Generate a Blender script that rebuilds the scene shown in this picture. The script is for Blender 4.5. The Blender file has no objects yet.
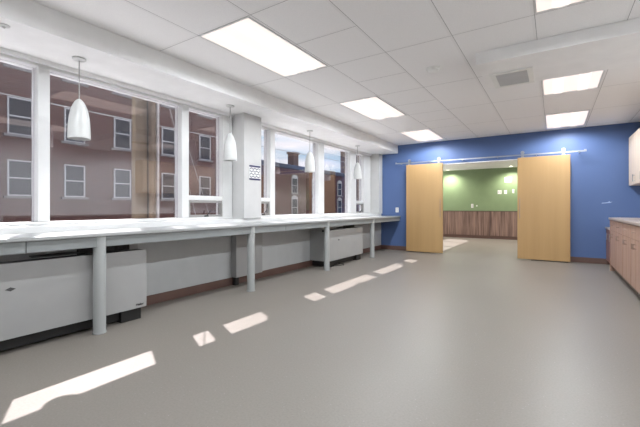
import bpy, bmesh, math, random
from mathutils import Vector, Matrix
random.seed(4)
S = bpy.context.scene
COL = S.collection
PI = math.pi

# ------------------------------------------------------------------ camera, sky, sun, exposure
F_PX, YAW, CAM_H = 359.0, 0.5778, 1.02
cam_d = bpy.data.cameras.new('camera')
cam_d.sensor_fit = 'HORIZONTAL'; cam_d.sensor_width = 36.0
cam_d.lens = F_PX * 36.0 / 640.0
cam_d.shift_y = -(213.5 - 207.2) / 640.0
cam_d.clip_start = 0.02; cam_d.clip_end = 400
cam = bpy.data.objects.new('camera', cam_d); COL.objects.link(cam)
cam.location = (0, 0, CAM_H); cam.rotation_euler = (PI/2, 0, YAW)
S.camera = cam

world = bpy.data.worlds.new('sky'); S.world = world; world.use_nodes = True
wn, wl = world.node_tree.nodes, world.node_tree.links
wn.clear()
w_out = wn.new('ShaderNodeOutputWorld'); w_bg = wn.new('ShaderNodeBackground')
w_tc = wn.new('ShaderNodeTexCoord'); w_sep = wn.new('ShaderNodeSeparateXYZ')
w_grad = wn.new('ShaderNodeValToRGB'); w_map = wn.new('ShaderNodeMapping'); w_noise = wn.new('ShaderNodeTexNoise')
w_cr = wn.new('ShaderNodeValToRGB'); w_mix = wn.new('ShaderNodeMixRGB')
wl.new(w_tc.outputs['Generated'], w_sep.inputs[0]); wl.new(w_sep.outputs['Z'], w_grad.inputs[0])
g = w_grad.color_ramp
g.elements[0].position = 0.0; g.elements[0].color = (0.62, 0.74, 0.80, 1)
g.elements[1].position = 0.6; g.elements[1].color = (0.22, 0.42, 0.66, 1)
e = g.elements.new(0.2); e.color = (0.40, 0.60, 0.75, 1)
w_map.inputs['Scale'].default_value = (1.6, 1.6, 9.0)
wl.new(w_tc.outputs['Generated'], w_map.inputs[0]); wl.new(w_map.outputs[0], w_noise.inputs[0])
w_noise.inputs['Scale'].default_value = 2.2; w_noise.inputs['Detail'].default_value = 6
w_cr.color_ramp.elements[0].position = 0.44; w_cr.color_ramp.elements[1].position = 0.62
wl.new(w_noise.outputs[0], w_cr.inputs[0]); wl.new(w_cr.outputs[0], w_mix.inputs[0])
wl.new(w_grad.outputs[0], w_mix.inputs[1]); w_mix.inputs[2].default_value = (0.86, 0.88, 0.9, 1)
wl.new(w_mix.outputs[0], w_bg.inputs[0]); w_bg.inputs[1].default_value = 1.15
wl.new(w_bg.outputs[0], w_out.inputs[0])

SUN_DIR = Vector((0.79, -0.385, -1.0)).normalized()
sun_d = bpy.data.lights.new('sun', 'SUN'); sun_d.energy = 11.0; sun_d.angle = 0.006; sun_d.color = (1.0, 0.97, 0.93)
sun = bpy.data.objects.new('sun', sun_d); COL.objects.link(sun)
sun.rotation_euler = (-SUN_DIR).to_track_quat('Z', 'Y').to_euler(); sun.location = (-20, 10, 25)

S.view_settings.view_transform = 'Standard'; S.view_settings.look = 'None'
S.view_settings.gamma = 1.0; S.view_settings.use_curve_mapping = False
S.view_settings.exposure = 0.75

TROFFER_GLOW = 0.70          # radiance of the lit diffuser
TROFFER_LAMP = 18.0          # watts of each tube's spot
# ------------------------------------------------------------------ materials
def srgb(r, g, b):
    f = lambda c: (c/255/12.92) if c/255 <= 0.04045 else ((c/255+0.055)/1.055)**2.4
    return (f(r), f(g), f(b), 1)

MATS = {}
def mat(name, col, rough=0.5, metal=0.0, noise=None, bump=None, spec=0.5):
    """plain procedural material; noise=(scale, amount, stretch) varies the colour, bump=(scale, strength)"""
    if name in MATS: return MATS[name]
    m = bpy.data.materials.new(name); m.use_nodes = True; MATS[name] = m
    n, l = m.node_tree.nodes, m.node_tree.links
    b = n['Principled BSDF']
    b.inputs['Base Color'].default_value = col; b.inputs['Roughness'].default_value = rough
    b.inputs['Metallic'].default_value = metal; b.inputs['Specular IOR Level'].default_value = spec
    tc = n.new('ShaderNodeTexCoord')
    sc, amt, st = noise if noise else (6.0, 0.03, (1, 1, 1))
    mp = n.new('ShaderNodeMapping'); mp.inputs['Scale'].default_value = st
    t = n.new('ShaderNodeTexNoise'); t.inputs['Scale'].default_value = sc; t.inputs['Detail'].default_value = 5
    l.new(tc.outputs['Object'], mp.inputs[0]); l.new(mp.outputs[0], t.inputs[0])
    r = n.new('ShaderNodeMapRange')
    r.inputs['From Min'].default_value = 0.3; r.inputs['From Max'].default_value = 0.7
    r.inputs['To Min'].default_value = 1-amt; r.inputs['To Max'].default_value = 1+amt
    l.new(t.outputs[0], r.inputs[0])
    mx = n.new('ShaderNodeVectorMath'); mx.operation = 'SCALE'; mx.inputs[0].default_value = col[:3]
    l.new(r.outputs[0], mx.inputs['Scale']); l.new(mx.outputs[0], b.inputs['Base Color'])
    if bump:
        t2 = n.new('ShaderNodeTexNoise'); t2.inputs['Scale'].default_value = bump[0]
        bp = n.new('ShaderNodeBump'); bp.inputs['Strength'].default_value = bump[1]; bp.inputs['Distance'].default_value = 0.004
        l.new(tc.outputs['Object'], t2.inputs[0]); l.new(t2.outputs[0], bp.inputs['Height']); l.new(bp.outputs[0], b.inputs['Normal'])
    return m

def emit(name, col, strength):
    m = bpy.data.materials.new(name); m.use_nodes = True; n, l = m.node_tree.nodes, m.node_tree.links
    b = n['Principled BSDF']; b.inputs['Base Color'].default_value = (0.15, 0.15, 0.15, 1)
    b.inputs['Emission Color'].default_value = col; b.inputs['Emission Strength'].default_value = strength
    return m

def wood(name, c1, c2, axis='Z', scale=9.0, rough=0.45, band=0.0, coat=0.0):
    m = bpy.data.materials.new(name); m.use_nodes = True; n, l = m.node_tree.nodes, m.node_tree.links
    b = n['Principled BSDF']; b.inputs['Roughness'].default_value = rough
    tc = n.new('ShaderNodeTexCoord'); mp = n.new('ShaderNodeMapping')
    mp.inputs['Scale'].default_value = {'Z': (1, 1, 0.04), 'Y': (1, 0.04, 1), 'X': (0.04, 1, 1)}[axis]
    l.new(tc.outputs['Object'], mp.inputs[0])
    t = n.new('ShaderNodeTexNoise'); t.inputs['Scale'].default_value = scale; t.inputs['Detail'].default_value = 6
    t.inputs['Roughness'].default_value = 0.6
    l.new(mp.outputs[0], t.inputs[0])
    cr = n.new('ShaderNodeValToRGB'); cr.color_ramp.elements[0].position = 0.32; cr.color_ramp.elements[1].position = 0.68
    cr.color_ramp.elements[0].color = c1; cr.color_ramp.elements[1].color = c2
    l.new(t.outputs[0], cr.inputs[0]); l.new(cr.outputs[0], b.inputs['Base Color'])
    return m

def ceiling_mat():
    m = bpy.data.materials.new('ceiling_tile'); m.use_nodes = True; n, l = m.node_tree.nodes, m.node_tree.links
    b = n['Principled BSDF']; b.inputs['Roughness'].default_value = 0.9
    tc = n.new('ShaderNodeTexCoord'); sp = n.new('ShaderNodeSeparateXYZ'); l.new(tc.outputs['Object'], sp.inputs[0])
    def mth(op, a, bb=None):
        x = n.new('ShaderNodeMath'); x.operation = op
        for i, v in enumerate((a, bb)):
            if v is None: continue
            if isinstance(v, (int, float)): x.inputs[i].default_value = v
            else: l.new(v, x.inputs[i])
        return x.outputs[0]
    def line(sock, off, pitch, w):
        u = mth('DIVIDE', mth('SUBTRACT', sock, off), pitch)
        d = mth('MULTIPLY', mth('ABSOLUTE', mth('SUBTRACT', u, mth('ROUND', u))), pitch)
        return d, mth('LESS_THAN', d, w)
    dx, lx = line(sp.outputs['X'], XA, GM, 0.012)
    dy, ly = line(sp.outputs['Y'], GB, GN, 0.012)
    _, ex = line(sp.outputs['X'], XA+0.0125, GM, 0.0022)
    _, ey = line(sp.outputs['Y'], GB+0.0125, GN, 0.0022)
    # the column of half length tiles nearest the middle of the room
    inx = mth('MULTIPLY', mth('GREATER_THAN', sp.outputs['X'], XA-2*GM), mth('LESS_THAN', sp.outputs['X'], XA-GM))
    _, hy = line(sp.outputs['Y'], GB+GN/2+0.0125, GN, 0.0022); hy = mth('MULTIPLY', hy, inx)
    _, hb = line(sp.outputs['Y'], GB+GN/2, GN, 0.012); hb = mth('MULTIPLY', hb, inx)
    bar = mth('MAXIMUM', mth('MAXIMUM', lx, ly), hb)
    edge = mth('MAXIMUM', mth('MAXIMUM', ex, ey), hy)
    t = n.new('ShaderNodeTexNoise'); t.inputs['Scale'].default_value = 160; l.new(tc.outputs['Object'], t.inputs[0])
    r = n.new('ShaderNodeMapRange'); r.inputs['From Min'].default_value = 0.3; r.inputs['From Max'].default_value = 0.7
    r.inputs['To Min'].default_value = 0.87; r.inputs['To Max'].default_value = 0.93; l.new(t.outputs[0], r.inputs[0])
    c = n.new('ShaderNodeCombineColor')
    for i in range(3): l.new(r.outputs[0], c.inputs[i])
    m1 = n.new('ShaderNodeMixRGB'); l.new(bar, m1.inputs[0]); l.new(c.outputs[0], m1.inputs[1]); m1.inputs[2].default_value = (0.86, 0.86, 0.86, 1)
    m2 = n.new('ShaderNodeMixRGB'); l.new(edge, m2.inputs[0]); l.new(m1.outputs[0], m2.inputs[1]); m2.inputs[2].default_value = (0.38, 0.38, 0.38, 1)
    l.new(m2.outputs[0], b.inputs['Base Color'])
    return m

def floor_mat():
    m = bpy.data.materials.new('speckled_sheet_floor'); m.use_nodes = True; n, l = m.node_tree.nodes, m.node_tree.links
    b = n['Principled BSDF']; b.inputs['Roughness'].default_value = 0.42; b.inputs['Specular IOR Level'].default_value = 0.35
    tc = n.new('ShaderNodeTexCoord')
    t = n.new('ShaderNodeTexNoise'); t.inputs['Scale'].default_value = 90; t.inputs['Detail'].default_value = 3
    t2 = n.new('ShaderNodeTexNoise'); t2.inputs['Scale'].default_value = 0.7; t2.inputs['Detail'].default_value = 2
    l.new(tc.outputs['Object'], t.inputs[0]); l.new(tc.outputs['Object'], t2.inputs[0])
    cr = n.new('ShaderNodeValToRGB'); cr.color_ramp.elements[0].position = 0.30; cr.color_ramp.elements[1].position = 0.62
    cr.color_ramp.elements[0].color = FLOOR_A; cr.color_ramp.elements[1].color = FLOOR_B
    l.new(t.outputs[0], cr.inputs[0])
    v = n.new('ShaderNodeTexVoronoi'); v.inputs['Scale'].default_value = 26; l.new(tc.outputs['Object'], v.inputs[0])
    lt = n.new('ShaderNodeMath'); lt.operation = 'LESS_THAN'; lt.inputs[1].default_value = 0.075; l.new(v.outputs['Distance'], lt.inputs[0])
    sm = n.new('ShaderNodeMath'); sm.operation = 'MULTIPLY'; sm.inputs[1].default_value = 0.15; l.new(lt.outputs[0], sm.inputs[0])
    mx = n.new('ShaderNodeMixRGB'); l.new(sm.outputs[0], mx.inputs[0]); l.new(cr.outputs[0], mx.inputs[1]); mx.inputs[2].default_value = (0.75, 0.75, 0.75, 1)
    r = n.new('ShaderNodeMapRange'); r.inputs['From Min'].default_value = 0.3; r.inputs['From Max'].default_value = 0.7
    r.inputs['To Min'].default_value = 0.97; r.inputs['To Max'].default_value = 1.03; l.new(t2.outputs[0], r.inputs[0])
    vm = n.new('ShaderNodeVectorMath'); vm.operation = 'SCALE'; l.new(mx.outputs[0], vm.inputs[0]); l.new(r.outputs[0], vm.inputs['Scale'])
    l.new(vm.outputs[0], b.inputs['Base Color'])
    return m

def brick_mat(name, c1, c2, mortar):
    m = bpy.data.materials.new(name); m.use_nodes = True; n, l = m.node_tree.nodes, m.node_tree.links
    b = n['Principled BSDF']; b.inputs['Roughness'].default_value = 0.9
    tc = n.new('ShaderNodeTexCoord'); sp = n.new('ShaderNodeSeparateXYZ'); l.new(tc.outputs['Object'], sp.inputs[0])
    ad = n.new('ShaderNodeMath'); ad.operation = 'ADD'; l.new(sp.outputs['X'], ad.inputs[0]); l.new(sp.outputs['Y'], ad.inputs[1])
    cb = n.new('ShaderNodeCombineXYZ'); l.new(ad.outputs[0], cb.inputs[0]); l.new(sp.outputs['Z'], cb.inputs[1])
    br = n.new('ShaderNodeTexBrick'); l.new(cb.outputs[0], br.inputs[0]); br.inputs['Scale'].default_value = 1.0
    br.inputs['Brick Width'].default_value = 0.22; br.inputs['Row Height'].default_value = 0.075; br.inputs['Mortar Size'].default_value = 0.008
    br.inputs['Color1'].default_value = c1; br.inputs['Color2'].default_value = c2; br.inputs['Mortar'].default_value = mortar
    t = n.new('ShaderNodeTexNoise'); t.inputs['Scale'].default_value = 0.6; l.new(tc.outputs['Object'], t.inputs[0])
    r = n.new('ShaderNodeMapRange'); r.inputs['To Min'].default_value = 0.7; r.inputs['To Max'].default_value = 1.3; l.new(t.outputs[0], r.inputs[0])
    vm = n.new('ShaderNodeVectorMath'); vm.operation = 'SCALE'; l.new(br.outputs[0], vm.inputs[0]); l.new(r.outputs[0], vm.inputs['Scale'])
    l.new(vm.outputs[0], b.inputs['Base Color'])
    return m

def glass_mat(name, tint, ior):
    m = bpy.data.materials.new(name); m.use_nodes = True; n, l = m.node_tree.nodes, m.node_tree.links
    n.clear(); o = n.new('ShaderNodeOutputMaterial')
    tr = n.new('ShaderNodeBsdfTransparent'); tr.inputs[0].default_value = tint
    gl = n.new('ShaderNodeBsdfGlossy'); gl.inputs['Roughness'].default_value = 0.0
    lw = n.new('ShaderNodeLayerWeight'); lw.inputs['Blend'].default_value = 0.5
    pw = n.new('ShaderNodeMath'); pw.operation = 'POWER'; l.new(lw.outputs['Facing'], pw.inputs[0]); pw.inputs[1].default_value = 5.0
    fr = n.new('ShaderNodeMath'); fr.operation = 'MULTIPLY_ADD'; l.new(pw.outputs[0], fr.inputs[0])
    fr.inputs[1].default_value = 1-ior; fr.inputs[2].default_value = ior      # Schlick
    mx = n.new('ShaderNodeMixShader'); l.new(fr.outputs[0], mx.inputs[0]); l.new(tr.outputs[0], mx.inputs[1]); l.new(gl.outputs[0], mx.inputs[2])
    l.new(mx.outputs[0], o.inputs[0])
    return m

# ceiling grid, measured
XA, GM, GB, GN = -0.743, 0.606, 3.18, 1.186
CEIL = 2.489; YB = 8.165; XR = 1.42; YN = -3.6
FLOOR_A = srgb(124, 118, 111); FLOOR_B = srgb(131, 125, 118)

M_WHITE = mat('white_wall_paint', (0.90, 0.90, 0.895, 1), 0.6)
M_PIER = mat('light_grey_paint', (0.54, 0.54, 0.535, 1), 0.6)
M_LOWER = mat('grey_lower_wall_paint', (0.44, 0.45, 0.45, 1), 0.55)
M_BLUE = mat('blue_wall_paint', srgb(80, 104, 150), 0.5, noise=(2.0, 0.03, (1, 1, 1)))
M_GREEN = mat('green_wall_paint', srgb(132, 154, 116), 0.55)
M_BASE = mat('brown_rubber_base', srgb(98, 74, 66), 0.5)
M_CEIL = ceiling_mat(); M_FLOOR = floor_mat()
M_FRAME = mat('white_window_frame', (0.66, 0.665, 0.66, 1), 0.35)
M_ALU = mat('brushed_aluminium', (0.34, 0.34, 0.33, 1), 0.35, 0.6)
M_STEEL = mat('satin_steel', (0.45, 0.46, 0.48, 1), 0.28, 0.9)
M_GLASS = glass_mat('window_glass', (0.82, 0.80, 0.82, 1), 0.12)
M_COUNTER = mat('light_grey_laminate', (0.36, 0.37, 0.37, 1), 0.28, noise=(120, 0.03, (1, 1, 1)))
M_APRON = mat('grey_apron', (0.23, 0.245, 0.245, 1), 0.45)
M_LEG = mat('pale_grey_metal', (0.36, 0.375, 0.37, 1), 0.35)
M_RAD = mat('grey_enamel', (0.33, 0.33, 0.325, 1), 0.4)
M_BLACK = mat('black_metal', (0.010, 0.010, 0.010, 1), 0.5)
M_DARK = mat('dark_grille', (0.05, 0.05, 0.05, 1), 0.6)
M_MAPLE = wood('maple_door_veneer', srgb(168, 135, 90), srgb(179, 146, 99), 'Z', 5.0, 0.4)
M_TRIMW = wood('maple_edge', srgb(214, 176, 112), srgb(226, 190, 128), 'Z', 6.0, 0.4)
M_CAB = wood('brown_oak_laminate', srgb(150, 118, 102), srgb(178, 146, 130), 'Z', 26.0, 0.45)
M_UCAB = wood('pale_oak_laminate', srgb(200, 180, 162), srgb(216, 198, 180), 'Z', 22.0, 0.45)
M_WAIN = wood('striped_walnut_panel', srgb(82, 62, 56), srgb(160, 132, 120), 'Z', 22.0, 0.5)
M_HAND = mat('bronze_handle', (0.34, 0.26, 0.22, 1), 0.4, 0.5)
M_TOP = mat('taupe_stone_top', srgb(176, 162, 152), 0.3, noise=(60, 0.10, (1, 1, 1)))
M_TOE = mat('dark_toe_kick', srgb(84, 74, 66), 0.5)
M_LAMP = mat('white_lamp_shade', (0.56, 0.57, 0.56, 1), 0.35)
M_PLATE = mat('white_plastic', (0.85, 0.86, 0.84, 1), 0.35)
M_NAVY = mat('navy_ink', srgb(40, 38, 84), 0.5)
M_INK = mat('grey_ink', srgb(74, 76, 92), 0.5)
M_PAPER = mat('sign_paper', (0.74, 0.75, 0.75, 1), 0.6)
M_BRICK = brick_mat('dark_red_brick', srgb(92, 54, 48), srgb(76, 44, 42), srgb(96, 74, 70))
M_BRICK2 = brick_mat('brown_brick', srgb(128, 98, 82), srgb(110, 84, 72), srgb(132, 116, 104))
M_ROOF = mat('dark_slate_roof', srgb(66, 68, 78), 0.8)
M_OUTFR = mat('weathered_white_timber', (0.48, 0.47, 0.47, 1), 0.6)
M_OUTGL = mat('dark_window_glass', (0.03, 0.032, 0.045, 1), 0.12, spec=0.15)
M_STONE = mat('pale_stone', (0.22, 0.20, 0.20, 1), 0.8)
M_POLE = wood('weathered_pole_timber', srgb(92, 78, 66), srgb(138, 122, 98), 'Z', 12.0, 0.8)
M_CABLE = mat('grey_cable', (0.32, 0.32, 0.32, 1), 0.5)
M_STREET = mat('pale_street', srgb(212, 212, 212), 0.9, noise=(3, 0.1, (1, 1, 1)))  # unseen ground, coloured extra pale to bounce sunlight up to the ceiling
M_PAVE = mat('concrete_pavement', srgb(225, 224, 222), 0.9, noise=(3, 0.08, (1, 1, 1)))  # also out of view and paled for the same ceiling bounce
M_DIFF = emit('lit_diffuser', (1.0, 0.84, 0.78, 1), TROFFER_GLOW*0.92)
M_DIFF2 = emit('lit_tube_lens', (1.0, 0.87, 0.82, 1), TROFFER_GLOW*0.98)
M_SPOT = emit('lit_downlight', (1.0, 0.88, 0.72, 1), 6.0)

# ------------------------------------------------------------------ mesh helpers
def box(bm, a, b, bev=0.0, seg=2):
    x0, y0, z0 = (min(a[i], b[i]) for i in range(3)); x1, y1, z1 = (max(a[i], b[i]) for i in range(3))
    r = bmesh.ops.create_cube(bm, size=1.0)
    for v in r['verts']:
        v.co = Vector(((x0+x1)/2+v.co.x*(x1-x0), (y0+y1)/2+v.co.y*(y1-y0), (z0+z1)/2+v.co.z*(z1-z0)))
    if bev > 0:
        es = list({e for v in r['verts'] for e in v.link_edges})
        bmesh.ops.bevel(bm, geom=es, offset=bev, segments=seg, affect='EDGES', profile=0.5)

def cyl(bm, p, q, r, r2=None, seg=24, cap=True):
    p, q = Vector(p), Vector(q); d = q-p
    R = d.to_track_quat('Z', 'Y').to_matrix().to_4x4(); R.translation = (p+q)/2
    bmesh.ops.create_cone(bm, cap_ends=cap, segments=seg, radius1=r, radius2=r if r2 is None else r2, depth=d.length, matrix=R)

def lathe(bm, prof, c=(0, 0, 0), seg=36, close=False):
    rings = []
    for r, z in prof:
        rings.append([bm.verts.new((c[0]+r*math.cos(2*PI*i/seg), c[1]+r*math.sin(2*PI*i/seg), c[2]+z)) for i in range(seg)])
    n = len(rings)
    for k in range(n-1 if not close else n):
        A, B = rings[k], rings[(k+1) % n]
        for i in range(seg):
            bm.faces.new((A[i], A[(i+1) % seg], B[(i+1) % seg], B[i]))
    if not close:
        for R in (rings[0], rings[-1]): bm.faces.new(R)

def prism(bm, pts, axis, a, b):
    """extrude a 2D polygon along an axis; pts in the other two axes in xyz order"""
    def P(u, v, w):
        return {'X': (w, u, v), 'Y': (u, w, v), 'Z': (u, v, w)}[axis]
    A = [bm.verts.new(P(u, v, a)) for u, v in pts]; B = [bm.verts.new(P(u, v, b)) for u, v in pts]
    n = len(pts); bm.faces.new(A); bm.faces.new(B)
    for i in range(n): bm.faces.new((A[i], A[(i+1) % n], B[(i+1) % n], B[i]))

def tube(bm, pts, r, seg=8):
    pts = [Vector(p) for p in pts]; rings = []
    for i, p in enumerate(pts):
        d = (pts[min(i+1, len(pts)-1)]-pts[max(i-1, 0)]).normalized()
        q = d.to_track_quat('Z', 'Y')
        rings.append([bm.verts.new(p+q @ Vector((r*math.cos(2*PI*k/seg), r*math.sin(2*PI*k/seg), 0))) for k in range(seg)])
    for A, B in zip(rings, rings[1:]):
        for k in range(seg): bm.faces.new((A[k], A[(k+1) % seg], B[(k+1) % seg], B[k]))
    bm.faces.new(rings[0]); bm.faces.new(rings[-1])

def obj(name, fn, m, parent=None, smooth=False, label=None):
    """fn fills a bmesh in the local space of the parent"""
    bm = bmesh.new(); fn(bm)
    bmesh.ops.recalc_face_normals(bm, faces=bm.faces)
    me = bpy.data.meshes.new(name); bm.to_mesh(me); bm.free()
    if smooth:
        for p in me.polygons: p.use_smooth = True
        try: me.set_sharp_from_angle(angle=math.radians(38))
        except Exception: pass
    me.materials.append(m)
    o = bpy.data.objects.new(name, me); COL.objects.link(o)
    if parent: o.parent = parent
    if label: o['label'] = label
    return o

def tag(o, label, cat, group=None):
    o['label'] = label; o['category'] = cat
    if group: o['group'] = group
    return o

def thing(name, label, cat, loc=(0, 0, 0), group=None, kind=None):
    o = bpy.data.objects.new(name, None); o.empty_display_size = 0.1; COL.objects.link(o)
    o.location = loc; tag(o, label, cat, group)
    return o

def struct_root(name, loc=(0, 0, 0)):
    o = bpy.data.objects.new(name, None); o.empty_display_size = 0.1; COL.objects.link(o); o.location = loc
    o['kind'] = 'structure'; return o

def struct(name, fn, m, label=None):
    o = obj(name, fn, m); o['kind'] = 'structure'
    if label: o['label'] = label
    return o

def dup(root, loc, label):
    r = root.copy(); COL.objects.link(r); r.location = loc; r['label'] = label
    for ch in list(root.children):
        c = ch.copy(); COL.objects.link(c); c.parent = r
        for gch in list(ch.children):
            d = gch.copy(); COL.objects.link(d); d.parent = c
    return r

def B(*boxes):
    """a builder of several boxes: each ((x0,y0,z0),(x1,y1,z1)[,bevel])"""
    def f(bm):
        for b in boxes: box(bm, *b)
    return f

# ------------------------------------------------------------------ the shell
YF = 12.72     # far wall of the room beyond
WX = -3.54     # face of the window wall below the counter
XO = -3.96     # outside face
struct('floor', B(((XO, YN-0.2, -0.15), (XR+0.2, YF+0.2, 0))), M_FLOOR)
struct('ceiling', B(((-3.11, YN, CEIL), (XR, YB, CEIL+0.1))), M_CEIL)
struct('ceiling_far', B(((XO, YB+0.16, 2.27), (XR, YF, 2.36))), M_WHITE)
struct('wall_left', B(((XO, YN, 0), (WX, YB, 0.80))), M_LOWER)
struct('trim_1', B(((XO, YN, 0.802), (-3.53, YB-0.003, 0.865), 0.004)), M_FRAME)          # sill ledge
M_BULK = mat('bulkhead_paint', (0.82, 0.825, 0.82, 1), 0.6)
struct('trim_2', B(((XO, YN, 2.30), (-3.11, YB-0.003, 2.55)), ((XO, YN, 2.262), (-3.70, YB-0.003, 2.30))), M_BULK)   # bulkhead with the window head
def piers(bm):
    for a, b in ((3.50, 3.84), (7.965, YB-0.003), (-0.95, -0.57)):
        box(bm, (XO, a, 0.866), (-3.505, b, 2.299), 0.003)
struct('trim_3', piers, M_PIER)
def backwall(bm):
    box(bm, (XO, YB, 0), (-2.22, YB+0.12, 2.6)); box(bm, (-0.36, YB, 0), (XR+0.15, YB+0.12, 2.6)); box(bm, (-2.22, YB, 1.985), (-0.36, YB+0.12, 2.6))
struct('wall_back', backwall, M_BLUE)
struct('trim_4', B(((-2.22, YB+0.005, 0), (-2.20, YB+0.118, 1.984)), ((-0.38, YB+0.005, 0), (-0.36, YB+0.118, 1.984)), ((-2.20, YB+0.004, 1.965), (-0.38, YB+0.118, 1.984))), M_WHITE)
struct('wall_right', B(((XR, YN, 0), (XR+0.15, YB, 2.6))), M_WHITE)
struct('wall_near', B(((XO, YN-0.15, 0), (XR+0.15, YN, 2.6))), M_WHITE)
struct('baseboard_back', B(((WX+0.002, YB-0.012, 0.001), (-2.22, YB-0.001, 0.10), 0.002), ((-0.36, YB-0.012, 0.001), (XR-0.01, YB-0.001, 0.10), 0.002)), M_BASE)
struct('baseboard_left', B(((WX+0.001, YN+0.01, 0.001), (WX+0.012, YB-0.02, 0.10), 0.002)), M_BASE)
# the room beyond
struct('wall_far', B(((XO, YF, 0), (XR+0.15, YF+0.15, 2.5))), M_GREEN)
struct('wall_far_back', B(((XO, YB+0.121, 0), (-2.23, YB+0.15, 2.269)), ((-0.35, YB+0.121, 0), (XR, YB+0.15, 2.269)), ((-2.23, YB+0.121, 1.985), (-0.35, YB+0.15, 2.269))), M_WHITE)
struct('wall_far_right', B(((XR, YB+0.12, 0), (XR+0.15, YF, 2.5))), M_WHITE)
struct('wall_far_left', B(((XO, YB+0.16, 0), (WX, YF, 0.86)), ((XO, YB+0.16, 2.262), (-3.7, YF, 2.269)), ((XO, YB+0.16, 0.86), (-3.70, 9.10, 2.262)), ((XO, 12.62, 0.86), (-3.70, YF, 2.262))), M_WHITE)
wf = struct('trim_5', B(((-2.95-0.6, YF-0.03, 0.10), (XR-0.01, YF-0.002, 0.88), 0.003)), M_WAIN)
struct('trim_6', B(((-3.53, YF-0.034, 0.881), (XR-0.01, YF-0.002, 0.90), 0.002)), M_TOE)
struct('baseboard_far', B(((-3.53, YF-0.02, 0.001), (XR-0.01, YF-0.002, 0.099))), M_BASE)

# duct boxed in across the ceiling
struct('trim_7', B(((-0.625, 3.67, 2.372), (XR-0.002, 4.50, CEIL-0.001), 0.004)), M_WHITE)

# ------------------------------------------------------------------ windows
GX = -3.80
def frame_bar(root, name, a, b, bev=0.004, m=M_FRAME): return obj(name, B((a, b, bev)), m, root)
def pane(root, y0, y1, z0=0.915, z1=2.262): return obj('pane', B(((GX-0.004, y0, z0), (GX+0.004, y1, z1))), M_GLASS, root)
def sash(root, y0, y1):
    """small tilting vent under a fixed casement pane"""
    z0, z1 = 0.895, 1.105
    def f(bm):
        x0, x1, w = -3.79, -3.735, 0.028
        box(bm, (x0, y0, z0), (x1, y1, z0+w), 0.003); box(bm, (x0, y0, z1-w), (x1, y1, z1), 0.003)
        box(bm, (x0, y0, z0+w), (x1, y0+w, z1-w), 0.003); box(bm, (x0, y1-w, z0+w), (x1, y1, z1-w), 0.003)
    s = obj('vent_sash', f, M_ALU, root)
    obj('sash_pane', B(((-3.766, y0+0.028, z0+0.028), (-3.760, y1-0.028, z1-0.028))), M_GLASS, s)
    def lt(bm):
        ym = (y0+y1)/2
        box(bm, (-3.735, ym-0.03, z0+0.004), (-3.722, ym+0.03, z0+0.022), 0.002)
        tube(bm, [(-3.725, ym, z0+0.015), (-3.71, ym+0.02, z0+0.05), (-3.70, ym+0.05, z0+0.085)], 0.006)
    obj('latch', lt, M_BLACK, s, True)
def window(n, y0, y1, mull, panes, casements):
    r = struct_root('window_%d' % n)
    frame_bar(r, 'sill_rail', (-3.86, y0, 0.866), (-3.72, y1, 0.893)); frame_bar(r, 'head_rail', (-3.86, y0, 2.236), (-3.73, y1, 2.2615))
    for a, b in mull:
        frame_bar(r, 'mullion', (-3.86, a, 0.894), (-3.722, b, 2.2355), 0.006)
    for a, b in panes: pane(r, a+0.001, b-0.001, 0.894, 2.2355)
    for a, b in casements:
        frame_bar(r, 'transom', (-3.84, a+0.001, 1.11), (-3.73, b-0.001, 1.165)); pane(r, a+0.001, b-0.001, 1.166, 2.2355)
        sash(r, a+0.002, b-0.002)
    return r
window(1, -0.565, 3.495, [(-0.56, -0.42), (0.0, 0.10), (1.262, 1.352), (2.69, 2.79), (3.325, 3.49)],
       [(0.10, 1.262), (1.352, 2.69)], [(-0.42, 0.0), (2.79, 3.325)])
window(2, 3.845, 7.96, [(3.85, 3.98), (4.285, 4.40), (5.66, 5.86), (6.93, 7.20), (7.60, 7.955)],
       [(4.40, 5.66), (5.86, 6.93)], [(3.98, 4.285), (7.20, 7.60)])
window(3, YN, -0.955, [(YN+0.01, -3.45), (-2.25, -2.15), (-1.05, -0.96)], [(-3.45, -2.25), (-2.15, -1.05)], [])
window(4, 9.105, 12.615, [(9.11, 9.2), (10.3, 10.4), (11.5, 11.6), (12.5, 12.61)], [(9.2, 10.3), (10.4, 11.5), (11.6, 12.5)], [])

# ------------------------------------------------------------------ counter under the windows
LEGY = [-0.275+1.739*i for i in range(-1, 5)]
ct = thing('window_counter', 'long pale grey counter on round legs running under the windows', 'counter', (-3.09, 1.464, 0))
def loc(x, y, z): return (x+3.09, y-1.464, z)
obj('countertop', B((loc(-3.525, YN+0.01, 0.785), loc(-3.04, YB-0.004, 0.812), 0.004)), M_COUNTER, ct)
for a, b in ((YN+0.01, 0.968), (0.972, 3.838), (3.842, YB-0.004)):
    obj('apron', B((loc(-3.085, a, 0.70), loc(-3.060, b, 0.784), 0.002)), M_APRON, ct)
for y in LEGY:
    def f(bm, y=y):
        c = loc(-3.092, y, 0)
        cyl(bm, (c[0], c[1], 0.004), (c[0], c[1], 0.784), 0.046, seg=40)
        cyl(bm, (c[0], c[1], 0.001), (c[0], c[1], 0.012), 0.052, seg=40)
    obj('leg', f, M_LEG, ct, True)
    obj('bracket', B((loc(-3.52, y-0.02, 0.735), loc(-3.14, y+0.02, 0.784), 0.003)), M_APRON, ct)

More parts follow.
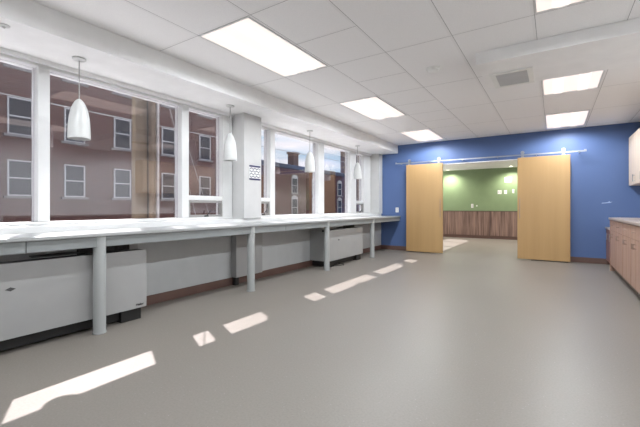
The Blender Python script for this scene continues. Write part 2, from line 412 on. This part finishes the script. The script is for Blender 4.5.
# ------------------------------------------------------------------ convector heaters
def heater(y0, y1, label, badge):
    L = y1-y0
    r = thing('convector_heater', label, 'heater', (-3.35, y0, 0), 'convector heaters under the window counter')
    x0, xf = -0.185, 0.20            # from the wall to the front
    def body(bm):
        # open topped casing: back, ends, low top with a raised rear part
        box(bm, (x0, 0.0, 0.105), (xf-0.012, L, 0.60), 0.003)
        box(bm, (x0, 0.0, 0.60), (xf-0.15, L, 0.69), 0.003)
    obj('casing', body, M_RAD, r)
    obj('front_panel', B(((xf-0.010, 0.003, 0.108), (xf, L-0.003, 0.632), 0.0035)), M_RAD, r)
    def grille(bm):
        box(bm, (xf-0.148, 0.02, 0.601), (xf-0.013, L-0.004, 0.628))
    obj('outlet_grille', grille, M_BLACK, r)
    def slot(bm):
        box(bm, (xf-0.1495, L-0.52, 0.629), (xf-0.142, L-0.085, 0.688))
        for i in range(12): box(bm, (xf-0.142, L-0.51+i*0.036, 0.634), (xf-0.139, L-0.505+i*0.036, 0.684))
    obj('control_opening', slot, M_BLACK, r)
    def flap(bm):
        prism(bm, [(xf-0.130, 0.652), (xf-0.075, 0.645), (xf-0.075, 0.651), (xf-0.130, 0.658)], 'Y', L*0.36, L*0.60)
    obj('damper_flap', flap, M_DARK, r)
    def plinth(bm):
        box(bm, (x0+0.02, 0.05, 0.02), (xf-0.07, L-0.03, 0.104))
    obj('plinth', plinth, M_BLACK, r)
    for y in (0.04, L-0.22):
        obj('foot', B(((xf-0.11, y, 0.001), (xf-0.03, y+0.18, 0.104), 0.003)), M_BLACK, r)
    if badge:
        cu = bpy.data.curves.new('badge', 'FONT'); cu.body = badge; cu.size = 0.028; cu.extrude = 0.0008; cu.offset = 0.0006
        to = bpy.data.objects.new('badge', cu); dg = None
        me = bpy.data.meshes.new_from_object(to)
        bpy.data.objects.remove(to)
        me.materials.clear(); me.materials.append(M_BLACK)
        b = bpy.data.objects.new('badge', me); COL.objects.link(b); b.parent = r
        b.rotation_euler = (PI/2, 0, PI/2); b.location = (xf+0.001, L-0.105, 0.132); b['label'] = 'small black maker name in lettering'
    def key(bm):
        prism(bm, [(0.30, 0.452), (0.33, 0.438), (0.36, 0.452), (0.33, 0.466)], 'X', xf+0.0005, xf+0.003)
    obj('access_catch', key, M_DARK, r)
    return r
heater(0.58, 1.905, 'grey steel convector heater, the nearer one, by the leftmost counter leg', 'Nailor')
heater(5.10, 6.38, 'grey steel convector heater, the farther one, below the right-hand windows', None)
fc = obj('floor_cable', lambda bm: tube(bm, [(-3.33, 5.30, 0.006), (-3.20, 5.33, 0.006), (-3.12, 5.42, 0.006), (-3.10, 5.52, 0.006), (-3.15, 5.60, 0.006), (-3.28, 5.62, 0.006)], 0.005), M_BLACK, None, True)
tag(fc, 'short black loop of cable on the floor under the farther heater', 'cable')
# low pipe casing on the lower wall below the pier
pc = thing('pipe_casing', 'shallow grey casing behind the second counter leg below the pier', 'casing', (-3.50, 3.30, 0))
obj('cover', B(((-0.038, 0, 0.105), (0.055, 0.50, 0.655), 0.004)), M_RAD, pc)
obj('foot', B(((-0.03, 0.01, 0.001), (0.03, 0.07, 0.104), 0.002)), M_BLACK, pc)

# ------------------------------------------------------------------ pendant lamps over the counter
def pendant():
    r = thing('pendant_lamp', '', 'lamp', (-3.42, 1.455, 2.298), 'white pendant lamps over the window counter')
    obj('canopy', lambda bm: lathe(bm, [(0.052, -0.001), (0.052, -0.010), (0.045, -0.016), (0.008, -0.018)]), M_LAMP, r, True)
    obj('rod', lambda bm: cyl(bm, (0, 0, -0.018), (0, 0, -0.356), 0.0050, seg=12), M_ALU, r, True)
    prof = [(0.007, -0.349), (0.016, -0.353), (0.030, -0.368), (0.046, -0.396), (0.058, -0.428), (0.067, -0.463), (0.075, -0.505), (0.080, -0.56), (0.083, -0.62), (0.085, -0.69)]
    inner = [(rr-0.004, z) for rr, z in prof[1:]][::-1]
    obj('shade', lambda bm: lathe(bm, prof+inner), M_LAMP, r, True)
    obj('bulb', lambda bm: lathe(bm, [(0.012, -0.37), (0.02, -0.43), (0.032, -0.49), (0.03, -0.52), (0.012, -0.54)]), M_PLATE, r, True)
    return r
p0 = pendant()
p0['label'] = 'white bullet-shaped pendant lamp in front of the large left window'
dup(p0, (-3.42, 3.172, 2.298), 'white bullet-shaped pendant lamp hanging beside the grey pier with the sign')
dup(p0, (-3.42, 4.935, 2.298), 'white bullet-shaped pendant lamp in front of the sky and chimney')
dup(p0, (-3.42, 6.675, 2.298), 'white bullet-shaped pendant lamp nearest the blue wall')
sk = thing('sprinkler_head', 'small white round fitting in the underside of the bulkhead', 'sprinkler', (-3.24, 0.90, 2.299))
obj('plate', lambda bm: lathe(bm, [(0.036, -0.001), (0.034, -0.006), (0.012, -0.010), (0.008, -0.022)]), M_LAMP, sk, True)

# ------------------------------------------------------------------ troffers
def troffer():
    r = thing('ceiling_light', '', 'ceiling light', (0, 0, CEIL), 'recessed ceiling light panels')
    w, h = GM/2-0.012, GN/2-0.012
    def fr(bm):
        t = 0.016
        for a, b in (((-w, -h), (w, -h+t)), ((-w, h-t), (w, h)), ((-w, -h+t), (-w+t, h-t)), ((w-t, -h+t), (w, h-t))):
            box(bm, (a[0], a[1], -0.006), (b[0], b[1], -0.0005), 0.001)
    obj('frame', fr, M_FRAME, r)
    obj('diffuser', B(((-w+0.017, -h+0.017, -0.004), (w-0.017, h-0.017, -0.001))), M_DIFF, r)
    for s in (-1, 1):
        def lens(bm, s=s):
            c = s*0.125; pts = [(c-0.055, -0.0042)]+[(c+0.055*math.cos(PI-k*PI/8), -0.0045-0.012*math.sin(k*PI/8)) for k in range(1, 8)]+[(c+0.055, -0.0042)]
            prism(bm, pts, 'Y', -h+0.03, h-0.03)
        obj('tube_lens', lens, M_DIFF2, r, True)
    return r
def tube_lights(x, y):
    for k in (-0.35, 0.0, 0.35):
        ld = bpy.data.lights.new('tube_glow', 'SPOT'); ld.energy = TROFFER_LAMP; ld.spot_size = math.radians(176); ld.spot_blend = 0.42
        ld.shadow_soft_size = 0.0; ld.color = (0.93, 0.98, 1.03)
        lo = bpy.data.objects.new('tube_glow', ld); COL.objects.link(lo); lo.location = (x, y+k, CEIL-0.03)
LX = XA-2.5*GM; RX = XA+1.5*GM
rows = [(LX, GB-GN/2, 'large lit ceiling panel nearest the camera in the row by the windows'),
        (LX, GB+1.5*GN, 'lit ceiling panel, middle one of the row by the windows'),
        (LX, GB+3.5*GN, 'lit ceiling panel farthest back in the row by the windows'),
        (RX, GB-GN/2, 'lit ceiling panel cut off by the top edge of the photo'),
        (RX, GB+1.5*GN, 'lit ceiling panel just behind the boxed-in duct'),
        (RX, GB+3.5*GN, 'lit ceiling panel on the right, next to the blue wall'),
        (LX, GB-2.5*GN, 'lit ceiling panel over the near end of the room by the windows'),
        (RX, GB-2.5*GN, 'lit ceiling panel over the near end of the room by the cabinets')]
t0 = None
for x, y, lb in rows:
    if t0 is None: t0 = troffer(); t0.location = (x, y, CEIL); t0['label'] = lb
    else: dup(t0, (x, y, CEIL), lb)
    tube_lights(x, y)

# ------------------------------------------------------------------ ceiling fittings
sd = thing('smoke_detector', 'round white smoke detector on the ceiling tiles', 'smoke detector', (-1.07, 3.83, CEIL))
obj('base', lambda bm: lathe(bm, [(0.072, -0.001), (0.072, -0.014), (0.066, -0.018)]), M_PLATE, sd, True)
obj('dome', lambda bm: lathe(bm, [(0.060, -0.018), (0.056, -0.034), (0.042, -0.046), (0.014, -0.050)]), M_PLATE, sd, True)
cv = thing('ceiling_vent', 'square grey air grille in the underside of the boxed-in duct', 'vent', (-0.362, 4.243, 2.371))
def vfr(bm):
    w, h, t = 0.19, 0.25, 0.05
    for a, b in (((-w, -h), (w, -h+t)), ((-w, h-t), (w, h)), ((-w, -h+t), (-w+t, h-t)), ((w-t, -h+t), (w, h-t))):
        box(bm, (a[0], a[1], -0.012), (b[0], b[1], -0.0005), 0.003)
obj('frame', vfr, M_PLATE, cv)
obj('backing', B(((-0.139, -0.199, -0.003), (0.139, 0.199, -0.0005))), mat('vent_backing', (0.28, 0.28, 0.28, 1), 0.6), cv)
def slats(bm):
    for i in range(15):
        y = -0.19+i*0.0255; prism(bm, [(y, -0.004), (y+0.004, -0.004), (y+0.018, -0.011), (y+0.014, -0.011)], 'X', -0.139, 0.139)
obj('grille', slats, mat('vent_slats', (0.55, 0.55, 0.55, 1), 0.5), cv)

# ------------------------------------------------------------------ sign on the pier
sg = thing('wall_sign', 'small white sign with navy bands and patterned middle on the pier', 'sign', (-3.503, 3.590, 1.393))
SW, SH = 0.225, 0.215
obj('sheet', B(((0, 0, 0), (0.004, SW, SH), 0.001)), M_PAPER, sg)
obj('top_band', B(((0.0045, 0.003, SH-0.032), (0.0060, SW-0.003, SH-0.006))), M_NAVY, sg)
obj('bottom_band', B(((0.0045, 0.003, 0.004), (0.0060, SW-0.003, 0.028))), M_NAVY, sg)
def zig(bm):
    n = 6; dy = (SW-0.02)/n; dz = 0.035
    for r_ in range(4):
        for c_ in range(n):
            y, z = 0.01+c_*dy, 0.034+r_*0.037; t = 0.012
            a, b = (z, z+dz*0.6) if (r_+c_) % 2 else (z+dz*0.6, z)
            prism(bm, [(y, a), (y+dy, b), (y+dy, b+t), (y, a+t)], 'X', 0.0045, 0.0055)
obj('pattern', zig, M_INK, sg)

# ------------------------------------------------------------------ sliding doors and their track
YD = 8.035   # front face of the door leaves is YD-0.045
def slider(n, x0, x1, hx, bar_x, label):
    r = struct_root('door_%d' % n, ((x0+x1)/2, YD, 0)); r['label'] = label
    c = (x0+x1)/2
    def leaf(bm): box(bm, (x0-c, -0.045, 0.018), (x1-c, 0, 1.985), 0.003)
    obj('leaf', leaf, M_MAPLE, r)
    for x in hx:
        def hang(bm, x=x):
            box(bm, (x-c-0.022, -0.052, 1.90+0.087), (x-c+0.022, -0.040, 2.085), 0.003)
            box(bm, (x-c-0.03, -0.045, 1.9855), (x-c+0.03, -0.003, 1.993), 0.001)
        h = obj('hanger', hang, M_STEEL, r)
        obj('wheel', lambda bm, x=x: (cyl(bm, (x-c, -0.038, 2.083), (x-c, -0.018, 2.083), 0.033, seg=32), cyl(bm, (x-c, -0.058, 2.083), (x-c, -0.038, 2.083), 0.012, seg=16)), M_STEEL, h, True)
    def pull(bm):
        x = bar_x-c
        cyl(bm, (x, -0.075, 0.80), (x, -0.075, 1.20), 0.006, seg=14)
        for z in (0.86, 1.14): cyl(bm, (x, -0.075, z), (x, -0.046, z), 0.005, seg=10)
    obj('door_handle', pull, M_HAND, r, True)
    return r
slider(1, -2.845, -2.030, (-2.775, -2.115), -2.075, 'left sliding maple door leaf hanging from the steel track')
slider(2, -0.600, 0.250, (-0.515, 0.145), -0.560, 'right sliding maple door leaf hanging from the steel track')
tr = thing('door_track', 'long thin steel track on the blue wall above the sliding doors', 'track', (-1.31, YB, 2.03))
obj('rail', B(((-1.80, -0.160, -0.006), (1.80, -0.152, 0.018), 0.001)), M_STEEL, tr)
for k in range(6):
    x = -1.70+k*0.68
    obj('standoff', lambda bm, x=x: (cyl(bm, (x, -0.1515, 0.004), (x, -0.001, 0.004), 0.011, seg=16), cyl(bm, (x, -0.170, 0.004), (x, -0.1605, 0.004), 0.013, seg=16)), M_STEEL, tr, True)
for x in (-1.79, 1.77):
    obj('end_stop', B(((x-0.008, -0.170, -0.008), (x+0.028, -0.161, 0.032), 0.002)), M_STEEL, tr)
fg = thing('floor_guide', 'small dark floor guide under the right sliding door', 'floor guide', (0.05, YD-0.022, 0))
obj('guide_plate', B(((-0.42, -0.018, 0.0005), (0.17, 0.018, 0.008), 0.001)), M_BLACK, fg)

# ------------------------------------------------------------------ electrical plates
def plate(name, label, cat, loc_, w, h, slots, group=None):
    r = thing(name, label, cat, loc_, group)
    obj('plate', B(((-w/2, -0.007, -h/2), (w/2, -0.0005, h/2), 0.002)), M_PLATE, r)
    for (sx, sz, sw, sh) in slots:
        obj('socket' if cat == 'outlet' else 'rocker', B(((sx-sw/2, -0.010, sz-sh/2), (sx+sw/2, -0.0072, sz+sh/2), 0.001)), M_LAMP, r)
    return r
plate('wall_outlet', 'white outlet plate on the blue wall above the counter end', 'outlet', (-3.13, YB, 0.955), 0.075, 0.115, [(0, 0.025, 0.034, 0.030), (0, -0.025, 0.034, 0.030)])
FW = YF
plate('light_switch', 'left of the paired white switches on the green wall', 'switch', (-1.455, FW, 1.50), 0.115, 0.12, [(-0.025, 0, 0.03, 0.065), (0.025, 0, 0.03, 0.065)])
plate('light_switch', 'right of the paired white switches on the green wall', 'switch', (-1.285, FW, 1.50), 0.08, 0.12, [(0, 0, 0.03, 0.065)])
plate('light_switch', 'white switch on the green wall nearest the right sliding door', 'switch', (-1.07, FW, 1.52), 0.055, 0.12, [(0, 0, 0.025, 0.065)])
plate('wall_panel', 'square white control box high on the green wall', 'control box', (-1.215, FW, 1.885), 0.20, 0.16, [(-0.04, 0, 0.07, 0.1), (0.05, 0, 0.05, 0.05)])
plate('wall_outlet', 'white outlet plate on the green wall above the wood panelling', 'outlet', (-2.27, FW, 1.065), 0.075, 0.13, [(0, 0.025, 0.034, 0.030), (0, -0.025, 0.034, 0.030)])
plate('wall_outlet', 'tiny white plate just right of the green wall outlet', 'outlet', (-2.13, FW, 1.065), 0.04, 0.045, [(0, 0, 0.015, 0.015)])

# downlights in the room beyond, with unseen extras added to light the green wall
def downlight():
    r = thing('downlight', '', 'downlight', (0, 0, 2.27), 'recessed downlights in the room beyond')
    obj('trim_ring', lambda bm: lathe(bm, [(0.075, -0.001), (0.075, -0.006), (0.055, -0.008), (0.055, -0.001)]), M_PLATE, r, True)
    obj('lens', lambda bm: cyl(bm, (0, 0, -0.0035), (0, 0, -0.001), 0.053, seg=24), M_SPOT, r)
    return r
dl = None
for x, y, lb in ((-2.97, 12.40, 'lit downlight at the left above the green wall'), (-1.10, 12.35, 'lit downlight at the right above the green wall'),
                 (0.6, 12.35, 'added unseen downlight behind the right door, lighting the green wall'), (-2.97, 10.3, 'added unseen downlight by the windows of the room beyond'), (-1.10, 10.3, 'added unseen downlight in the middle of the room beyond'), (0.6, 10.3, 'added unseen downlight at the right side of the room beyond')):
    if dl is None: dl = downlight(); dl.location = (x, y, 2.27); dl['label'] = lb
    else: dup(dl, (x, y, 2.27), lb)
    ld = bpy.data.lights.new('downlight_glow', 'SPOT'); ld.energy = 62; ld.spot_size = math.radians(150); ld.spot_blend = 1.0; ld.shadow_soft_size = 0.0; ld.color = (1, 0.93, 0.84)
    lo = bpy.data.objects.new('downlight_glow', ld); COL.objects.link(lo); lo.location = (x, y, 2.25)

# wall scuff
sc = obj('wall_scuff', lambda bm: [prism(bm, p, 'Y', YB-0.0012, YB-0.0004) for p in (
    [(0.715, 1.086), (0.77, 1.090), (0.79, 1.108), (0.76, 1.102), (0.72, 1.100)],
    [(0.775, 1.092), (0.84, 1.098), (0.865, 1.118), (0.835, 1.110), (0.825, 1.128), (0.805, 1.110), (0.785, 1.106)])], mat('filler_white', srgb(170, 190, 225), 0.8))
tag(sc, 'pale filler scuff on the blue wall beside the upper cabinet', 'scuff mark')

# ------------------------------------------------------------------ cabinets on the right
XC = 0.755
def base_unit(y1, w, label, top=0.822, loww=False):
    r = thing('base_cabinet', label, 'cabinet', (XC, y1-w, 0), 'wood base cabinets along the right wall')
    D = XR-0.004-XC
    obj('carcass', B(((0.022, 0.001, 0.10), (D, w-0.001, top), 0.001)), M_CAB, r)
    obj('toe_kick', B(((0.06, 0.001, 0.001), (D-0.02, w-0.001, 0.099))), M_TOE, r)
    d = obj('drawer', B(((0.0, 0.004, top-0.165), (0.021, w-0.004, top-0.012), 0.002)), M_CAB, r)
    def hb(bm, y0, z0, y1_, z1):
        p, q = Vector((-0.028, y0, z0)), Vector((-0.028, y1_, z1)); cyl(bm, p, q, 0.005, seg=10)
        for t in (0.12, 0.88):
            m_ = p.lerp(q, t); cyl(bm, m_, (0.0, m_.y, m_.z), 0.004, seg=8)
    obj('handle', lambda bm: hb(bm, w/2-0.03, top-0.085, w/2+0.03, top-0.085), M_HAND, d, True)
    for k in range(1 if w < 0.5 else 2):
        n = 1 if w < 0.5 else 2; a = 0.004+k*w/n; b = (k+1)*w/n-(0.004 if k == n-1 else 0.0)
        dr = obj('cabinet_door', B(((0.0, a, 0.105), (0.021, b-0.001, top-0.169), 0.002)), M_CAB, r)
        hy = b-0.04 if k == 0 and n == 2 else a+0.04
        obj('handle', lambda bm: hb(bm, hy, top-0.27, hy, top-0.21), M_HAND, dr, True)
    return r
ye = 7.36
bl = ['wood base cabinet at the far end of the counter run, next to the low cabinet', 'wood base cabinet second from the far end of the run',
      'wood base cabinet third from the far end of the run', 'wood base cabinet fourth from the far end of the run']
bl += ['wood base cabinet %s, out past the right edge of the photo' % s for s in ('fifth from the far end', 'sixth from the far end', 'seventh from the far end', 'eighth from the far end')]
for i in range(8): base_unit(ye-i*0.61, 0.60, bl[i])
wt = obj('cabinet_worktop', B(((XC-0.022, ye-0.61*8, 0.824), (XR-0.004, ye+0.012, 0.856), 0.004)), M_TOP)
tag(wt, 'taupe stone worktop along the right wall base cabinets', 'worktop')
ep = obj('end_panel', B(((XC-0.004, ye+0.0015, 0.001), (XR-0.004, ye+0.020, 0.822), 0.001)), M_CAB)
tag(ep, 'pale edged wood end panel closing the far end of the base cabinets', 'panel')
lc = thing('low_cabinet', 'lower reddish wood cabinet in the corner against the blue wall', 'cabinet', (XC+0.02, ye+0.03, 0))
M_RED = wood('reddish_wood', srgb(112, 76, 64), srgb(142, 100, 84), 'Z', 20, 0.4)
LW = YB-0.03-(ye+0.03)
obj('carcass', B(((0.022, 0.001, 0.08), (XR-0.01-XC-0.02, LW, 0.640), 0.002)), M_RED, lc)
obj('toe_kick', B(((0.05, 0.001, 0.001), (XR-0.05-XC, LW-0.001, 0.079))), M_BLACK, lc)
for k in range(2):
    a = 0.004+k*LW/2
    dd = obj('cabinet_door', B(((0.0, a, 0.085), (0.021, a+LW/2-0.006, 0.632), 0.002)), M_RED, lc)
    obj('handle', lambda bm, a=a: (cyl(bm, (-0.025, a+0.05, 0.46), (-0.025, a+0.05, 0.58), 0.005, seg=10), cyl(bm, (-0.025, a+0.05, 0.48), (0, a+0.05, 0.48), 0.004, seg=8), cyl(bm, (-0.025, a+0.05, 0.56), (0, a+0.05, 0.56), 0.004, seg=8)), M_STEEL, dd, True)
obj('top', B(((-0.015, 0.001, 0.642), (XR-0.01-XC-0.02, LW, 0.668), 0.003)), M_TOP, lc)
XU = 1.085
def upper(y1, w, label):
    r = thing('wall_cabinet', label, 'cabinet', (XU, y1-w, 1.39), 'pale wood wall cabinets')
    obj('carcass', B(((0.022, 0.001, 0), (XR-0.004-XU, w-0.001, 0.835), 0.001)), M_UCAB, r)
    d = obj('cabinet_door', B(((0, 0.003, 0.002), (0.021, w-0.003, 0.833), 0.002)), M_UCAB, r)
    obj('handle', lambda bm: (cyl(bm, (-0.027, 0.05, 0.04), (-0.027, 0.05, 0.16), 0.005, seg=10), cyl(bm, (-0.027, 0.05, 0.055), (0, 0.05, 0.055), 0.004, seg=8), cyl(bm, (-0.027, 0.05, 0.145), (0, 0.05, 0.145), 0.004, seg=8)), M_STEEL, d, True)
upper(8.14, 0.60, 'pale wood wall cabinet in the corner next to the blue wall')
upper(7.538, 0.60, 'pale wood wall cabinet cut off by the right edge of the photo')
for i, s in enumerate(('third', 'fourth', 'fifth')):
    upper(6.936-i*0.602, 0.60, 'pale wood wall cabinet, %s from the blue wall, past the right edge' % s)

# ------------------------------------------------------------------ outside
st = obj('street', B(((-60, -40, -1.4), (XO-1.6, 90, -1.2))), M_STREET); st['kind'] = 'structure'
pv = obj('pavement', B(((XO-1.6, -40, -1.35), (XO-0.01, 90, -1.05))), M_PAVE); pv['kind'] = 'structure'

def out_window(root, x, y, z0, z1, w, arch=False):
    """sash window standing in a facade that faces +X"""
    def fr(bm):
        t = 0.05; a, b = y-w/2, y+w/2
        box(bm, (x-0.02, a, z0), (x+0.05, a+t, z1), 0.004); box(bm, (x-0.02, b-t, z0), (x+0.05, b, z1), 0.004)
        box(bm, (x-0.02, a+t, z1-t), (x+0.05, b-t, z1), 0.004); box(bm, (x-0.02, a+t, z0), (x+0.05, b-t, z0+t), 0.004)
        zm = (z0+z1)/2; box(bm, (x-0.01, a+t, zm-0.025), (x+0.04, b-t, zm+0.025), 0.004)
        if arch:
            pts = [(y-w/2, z1)]+[(y-w/2*math.cos(PI*k/10), z1+w*0.32*math.sin(PI*k/10)) for k in range(1, 10)]+[(y+w/2, z1)]
            prism(bm, pts, 'X', x-0.02, x+0.05)
    f = obj('window', fr, M_OUTFR, root)
    obj('pane', B(((x-0.01, y-w/2+0.051, z0+0.051), (x+0.01, y+w/2-0.051, z1-0.051))), M_OUTGL, f)
    obj('sill', B(((x-0.01, y-w/2-0.12, z0-0.09), (x+0.12, y+w/2+0.12, z0-0.002), 0.005)), M_STONE, f)
def building(label, x1, x0, y0, y1, top, m, cols, rows_, w=0.75, arch=False, cornice=True):
    r = thing('brick_building', label, 'building', ((x0+x1)/2, (y0+y1)/2, -1.2))
    ox, oy = (x0+x1)/2, (y0+y1)/2
    W = obj('wall', B(((x0-ox, y0-oy, 0.001), (x1-ox, y1-oy, top+1.2))), m, r)
    if cornice: obj('cornice', B(((x0-ox, y0-oy-0.1, top+1.202), (x1-ox+0.28, y1-oy+0.1, top+1.50), 0.02)), M_ROOF, r)
    for c in cols:
        for a, b in rows_: out_window(r, x1-ox+0.021, c-oy, a+1.2, b+1.2, w, arch)
    return r
building('long dark brick building across the street filling the left windows', -17.0, -27.0, -26.0, 16.6, 8.6, M_BRICK,
         [-6.4, -3.2, -0.8, 1.6, 3.4, 5.2, 7.05, 9.05, 11.45, 13.8], [(1.45, 2.80), (3.75, 5.15), (6.3, 7.6)], 0.78)
b2 = building('low brick building with a chimney below the patch of sky', -17.0, -26.0, 17.3, 31.6, 3.95, M_BRICK,
         [19.6, 22.4, 25.2, 29.4], [(0.3, 1.7), (2.1, 3.3)], 0.75, True)
ox, oy = -21.5, 24.45
obj('chimney', B(((-18.6-ox, 23.6-oy, 5.455), (-18.0-ox, 24.3-oy, 6.65), 0.01), ((-18.68-ox, 23.52-oy, 6.65), (-17.92-ox, 24.38-oy, 6.8), 0.01)), M_BRICK2, b2)
building('taller brown brick building at the end of the street view', -15.2, -18.7, 32.6, 52.0, 7.4, M_BRICK2, [35, 38.5, 42], [(1.2, 2.8), (4.2, 5.8)], 1.0)

# utility pole close outside the left window, and its conduit and stays
up = thing('utility_pole', 'weathered timber pole standing outside the left window', 'pole', (-4.32, 2.57, -1.05))
obj('pole', lambda bm: cyl(bm, (0, 0, 0.002), (0, 0, 6.8), 0.14, 0.13, seg=28), M_POLE, up, True)
obj('conduit', lambda bm: (cyl(bm, (0.08, 0.135, 0.002), (0.08, 0.135, 5.6), 0.022, seg=14)), M_OUTFR, up, True)
obj('cable', lambda bm: tube(bm, [(0.150, -0.04, 0.002), (0.152, -0.035, 2.0), (0.15, -0.045, 4.0), (0.148, -0.04, 5.8)], 0.010), M_BLACK, up, True)
def sag(p, q, s, n=16):
    p, q = Vector(p), Vector(q); return [p.lerp(q, i/n)-Vector((0, 0, s*4*(i/n)*(1-i/n))) for i in range(n+1)]
def wires(name, label, paths, r_, group='cables outside the windows'):
    for p, lb in zip(paths, label):
        o = obj(name, lambda bm: tube(bm, p, r_, 6), M_CABLE, None, True); tag(o, lb, 'cable', group)
wires('overhead_cable', ['upper thick overhead cable crossing outside the left windows', 'thin overhead cable running below the thick one outside'],
      [sag((-6.2, -14, 3.3), (-6.2, 26, 4.2), 0.4, 24), sag((-7.0, -14, 3.0), (-7.0, 26, 3.2), 0.35, 24)], 0.010)
wires('stay_wire', ['slanting stay wire seen in the wide left window by the pole', 'slanting stay wire seen in the narrow window left of the pier'],
      [[(-4.6, 2.62, 4.2), (-4.7, 4.2, -1.04)], [(-5.6, 3.6, 3.6), (-5.6, 5.4, -1.04)]], 0.005)
